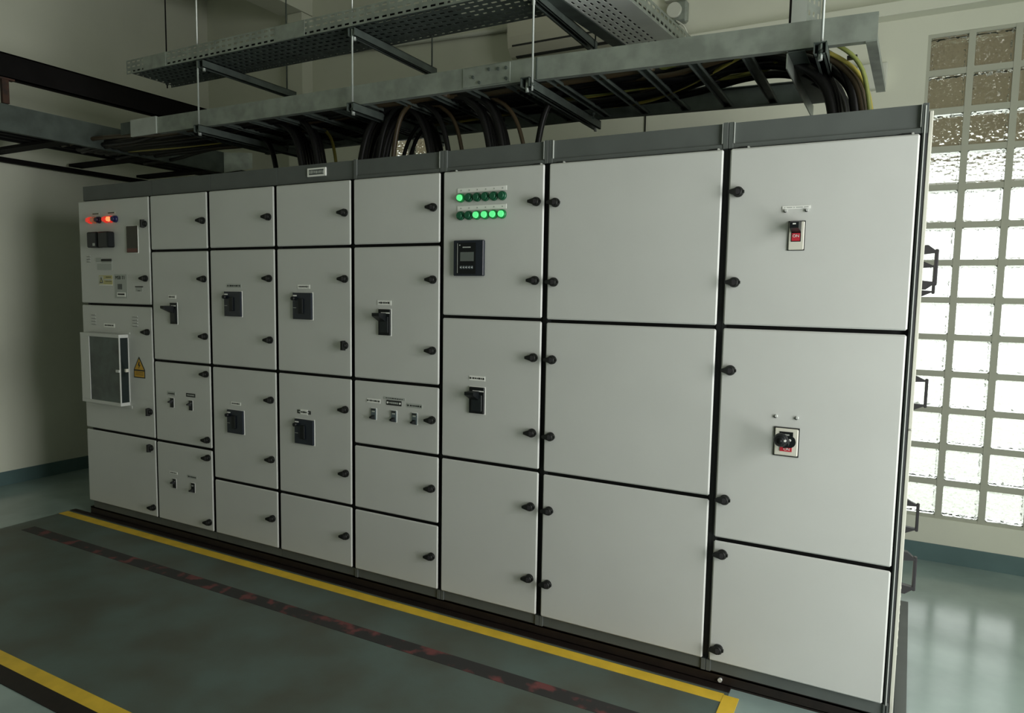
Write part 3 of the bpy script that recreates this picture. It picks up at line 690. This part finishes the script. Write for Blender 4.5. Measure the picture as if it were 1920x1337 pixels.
b = MB(); b.box((xq-.002, YF+.01, 2.391), (xq+.002, 1.27, 2.548), 'galv_dark'); b.box((xq-.03, YF+.01, 2.391), (xq, 1.27, 2.395), 'galv_dark'); b.box((xq-.03, YF+.01, 2.544), (xq, 1.27, 2.548), 'galv_dark'); b.build('side_rail', TD, O)
b = MB(); b.box((-1.16, YF+.01, 2.35), (-1.12, YB-.01, 2.385), 'steel_black'); b.build('side_rail', TD, O)
b = MB(); b.hexa([(xq,1.26,2.391),(xq+.004,1.26,2.391),(xq+.14,1.42,2.44),(xq+.136,1.42,2.44),(xq,1.26,2.548),(xq+.004,1.26,2.548),(xq+.14,1.42,2.56),(xq+.136,1.42,2.56)], 'galv'); b.build('end_bracket', TD, O)
for y in (-.55, .02, .60, 1.15, 1.7):
    b = MB(); b.box((-1.14, y, 2.395), (xq-.002, y+.10, 2.415), 'steel_black'); b.build('rung', TD, O)

# ------------------------------------------------------------------ cables
def cable(pts, r, m_, label, group, sub=6):
    b = MB(); b.tube(pts, r, m_, 8, sub); one('power_cable', b, label, 'cable', group, org=tuple(pts[-1]))
rnd = random.Random(11)
ZT = 2.085
def drop(u, y, r, m_, label, group, xs=-.5, lean=0., zoff=.02, rad=.20, dirn=1):
    """cable lying in the ladder from xs, then bending down into the cabinet top at image column u"""
    xd = P(u, 300 if u < 700 else 270, 1, y).x
    pts = []
    zr = rail_z(xd)+zoff+r
    xe = xd-dirn*rad+lean*0
    n = 5
    for i in range(n): t = i/n; x = xs+(xe-dirn*.10-xs)*t; pts.append((x, y+.03*math.sin(x*2.3+y*9)+rnd.uniform(-.008, .008), rail_z(min(max(x, .3), 4.2))+zoff+r+.012*math.sin(x*3+y*7)))
    pts += [(xe-dirn*.04, y, zr), (xe+dirn*rad*.45, y, zr-.035), (xe+dirn*rad*.80, y, zr-.12), (xd-dirn*.0, y, ZT+.05), (xd+lean, y, ZT-.03)]
    cable(pts, r, m_, label, group)
# bundle 1
for i in range(8): drop(567+i*6.0, .30+.055*(i % 5), .017, 'cable_black', 'thick black cable in the bundle dropping behind the white framed nameplate', 'black cables above the white nameplate', zoff=.015+.02*(i % 2))
drop(520, .45, .015, 'cable_black', 'single black cable dropping left of the white framed nameplate', None)
# bundle 2 comes from the right and leans left
for i in range(8): drop(676+i*6.5, .28+.06*(i % 5), .017, 'cable_black', 'thick black cable in the bundle leaning down to the fifth cabinet from the left', 'black cables leaning left above the fifth cabinet', xs=3.0, dirn=-1, zoff=.015+.02*(i % 2), rad=.24)
drop(737, .25, .012, 'cable_brown', 'brown cable curving down beside the leaning black bundle', None, xs=3.6, dirn=-1, rad=.14)
for i in range(2): drop(752+i*12, .45+.05*i, .010, 'cable_black', 'thin slanting black cable before the small lit window', 'thin slanting cables before the lit window', xs=3.8, dirn=-1, rad=.30)
# bundle 3
for i, u in enumerate((806, 812, 822, 831, 842)): drop(u, .28+.09*(i % 4), .013+.003*(i % 2), 'cable_black', 'black cable among those spread above the joint of the fifth and sixth cabinets', 'spread black cables above the sixth cabinet left corner', zoff=.015+.02*(i % 2))
drop(868, .33, .010, 'cable_brown', 'single brown cable right of the spread black cables', None)
# bundle 4
for i in range(7): drop(919+i*6, .28+.075*(i % 4), .017, 'cable_black', 'thick black cable in the bundle dropping into the sixth cabinet', 'black cables dropping into the sixth cabinet', zoff=.015+.02*(i % 2))
drop(983, .30, .010, 'cable_brown', 'thin brown cable arching right of the bundle into the sixth cabinet', None, rad=.26)
drop(1007, .36, .015, 'cable_black', 'single black cable curving in from the right above the sixth cabinet', None, xs=3.9, dirn=-1, rad=.16)
drop(632, .5, .009, 'cable_yellow', 'thin yellow and black cable standing alone above the fourth cabinet', None, rad=.12)
# bundle 5 at the right end
def big(i, u, y, r, m_, label, group, xs=.2):
    xd = P(u, 205, 1, y).x; z = rail_z(4)+.02+r+.018*(i % 3)
    yl = (.34 if i % 2 else .60)+.024*(i//2)
    pts = [(xs+(3.35-xs)*t, yl+.012*math.sin(t*9+i), rail_z(xs+(3.35-xs)*t)+.02+r+.018*(i % 3)+.008*math.sin(t*11+i)) for t in (0, .25, .5, .75, 1)]
    pts += [(3.66, yl*.6+y*.4, z), (xd-.42, y, z+.01), (xd-.26, y, z+.005), (xd-.13, y, z-.05), (xd-.04, y, z-.15), (xd, y, ZT-.03)]
    cable(pts, r, m_, label, group)
for i in range(12): big(i, 1570+i*5.2, .26+.045*(i % 8), .017, 'cable_black', 'thick black cable in the large bundle arching into the rightmost cabinet', 'black cables arching into the rightmost cabinet', xs=[-.4, .9, 1.9][i % 3])
for i in range(2): big(3+i, 1626+i*6, .20+.05*i, .011, 'cable_brown', 'brown cable on the outside of the large right bundle', 'brown cables on the right bundle', xs=1.2)
for i in range(2): big(5+i, 1637+i*5, .155+.03*i, .0075, 'cable_yellow' if i else 'cable_green', ['olive green earth wire arching over the large right bundle', 'yellow earth wire arching over the large right bundle'][i], None, xs=1.2)
b = MB(); q = P(1598, 109, 1, .17); b.box((q.x-.016, .155, q.z-.005), (q.x+.016, .175, q.z+.006), 'cable_black'); one('cable_tie', b, 'small black cable tie around the yellow and green wires', 'cable tie')
# cables lying along the ladder
for i in range(9):
    y = .20+.07*i
    pts = [(-.5+3.1*t, y+.035*math.sin(t*8+i*1.7), rail_z(max(.3, 2.6*t))+.045+.022*math.sin(t*12+i*2.1)) for t in [k/9 for k in range(10)]]
    if i in (4, 7): continue
    cable(pts, .014, 'cable_black' if i % 3 else 'cable_brown', 'black cable lying lengthwise in the cable ladder' if i % 3 else 'brown cable lying lengthwise in the cable ladder', 'black cables lying in the ladder' if i % 3 else 'brown cables lying in the ladder')
for i in range(2):
    pts = [P(u, v, 2, 2.40) for u, v in ((1000+i*6, 190), (1100, 178+i*3), (1200, 165), (1330, 150), (1430, 132), (1462, 108))]
    cable([tuple(p) for p in pts], .010, 'cable_yellow' if i else 'cable_green', ['olive green wire lying in the right half of the ladder', 'yellow wire lying in the right half of the ladder'][i], None)
for i in range(7):
    x = -.34-.05*i; cable([(x+.01*math.sin(k*1.3+i), -3.5+.9*k, 2.435+.02*(i % 2)) for k in range(7)], .022, 'cable_black', 'thick black cable lying in the left cable ladder', 'black cables in the left ladder', 3)
for i in range(5):
    y = .075+.05*i
    cable([(.50+.44*k, y+.006*math.sin(k*1.7+i), ZB+.026) for k in range(5 if i % 2 else 6)], .020, 'cable_black', 'added black cable darkening the slots of the upper perforated tray', 'added black cables in the upper tray', 3)  # unseen cables, added so the tray slots read dark
for i in range(5):
    cable([bt(.02+.28*k, .028+.044*i+.003*math.sin(k*2+i), .024) for k in range(6)], .020, 'cable_black', 'added black cable darkening the slots of the bright branch tray', 'added black cables in the branch tray', 3)  # unseen cables put above the branch plate to darken its slots
# thin dark cable on the back wall
b = MB(); q = P(1210, 220, 1, YB-.005); b.cyl((q.x, YB-.005, 2.2), .005, .62, 'cable_black', 'z', 8); one('wall_cable', b, 'thin black vertical cable on the back wall above the seventh cabinet', 'cable')

# ------------------------------------------------------------------ wall fittings
O = (2.5, YB, 3.08)
AC = empty('air_conditioner', O, 'cream split air conditioner high on the back wall behind the trays', 'air conditioner')
b = MB(); prof = [(0, 3.43), (-.19, 3.43), (-.205, 3.40), (-.205, 3.22), (-.19, 3.15), (-.15, 3.10), (-.05, 3.085), (0, 3.085)]
k = len(b.v); xs_ = (2.085, 2.98); n = len(prof)
for x in xs_: b.v += [(x, YB+y, z) for y, z in prof]
b.face(range(n), 'ac_cream'); b.face(range(2*n-1, n-1, -1), 'ac_cream')
for i in range(n): b.face([i, (i+1) % n, n+(i+1) % n, n+i], 'ac_cream')
b.build('body', AC, O)
b = MB(); b.box((2.12, YB-.199, 3.156), (2.93, YB-.188, 3.166), 'ink'); b.build('air_slot', AC, O)
b = MB(); b.hexa([(2.13,YB-.158,3.098),(2.93,YB-.158,3.098),(2.93,YB-.140,3.090),(2.13,YB-.140,3.090),(2.13,YB-.160,3.103),(2.93,YB-.160,3.103),(2.93,YB-.142,3.100),(2.13,YB-.142,3.100)], 'ink'); tag(b.build('louvre', AC, O), 'dark slit of the air outlet')
b = MB(); b.tube([(.18, YB-.02, 3.425), (1.0, YB-.02, 3.39), (2.03, YB-.02, 3.345)], .016, 'pvc_white', 10, 2); one('wall_conduit', b, 'pale round conduit running along the back wall to the air conditioner', 'conduit')
b = MB(); q = P(1275, 20, 1, YB-.05)
b.box((q.x-.05, YB-.06, q.z-.07), (q.x+.045, YB, q.z+.06), 'galv', .012); b.cyl((q.x-.03, YB-.085, q.z), .045, .03, 'pvc_white', 'y', 20)
b.box((q.x-.10, YB-.05, q.z+.075), (q.x+.05, YB, q.z+.09), 'pvc_white')
b.tube([(q.x-.02, YB-.06, q.z-.06), (q.x+.03, YB-.05, q.z-.10), (q.x+.05, YB-.02, q.z-.16), (q.x+.05, YB-.01, q.z-.2)], .005, 'pvc_white', 8, 5)
one('wall_lamp', b, 'small grey wall fitting with round white disc and a looping wire', 'wall fitting')
b = MB(); a = P(1607, 125, 1, YB-.03); c_ = P(1662, 166, 1, YB-.03); b.box((a.x, YB-.06, c_.z), (c_.x, YB, a.z), 'pvc_white', .006); one('junction_box', b, 'flat pale junction box on the back wall behind the open tray end', 'junction box')

# ------------------------------------------------------------------ light
w = bpy.data.worlds.new('sky'); bpy.context.scene.world = w; w.use_nodes = True
bg = w.node_tree.nodes['Background']; bg.inputs['Color'].default_value = (.97, 1, .97, 1); bg.inputs['Strength'].default_value = 2.4
def area(name, loc, rot, sx, sy, e, colr):
    l = bpy.data.lights.new(name, 'AREA'); l.shape = 'RECTANGLE'; l.size = sx; l.size_y = sy; l.energy = e; l.color = colr
    o = bpy.data.objects.new(name, l); col.objects.link(o); o.location = loc; o.rotation_euler = rot; return o
area('window_daylight', (XR+.12, (OY0+OY1)/2, (OZ0+OZ1)/2), (0, PI/2, 0), OZ1-OZ0, OY1-OY0, 160, (1, 1, .97))

sc = bpy.context.scene
sc.view_settings.view_transform = 'Standard'; sc.view_settings.look = 'None'; sc.view_settings.gamma = 1; sc.view_settings.use_curve_mapping = False
sc.view_settings.exposure = -0.28
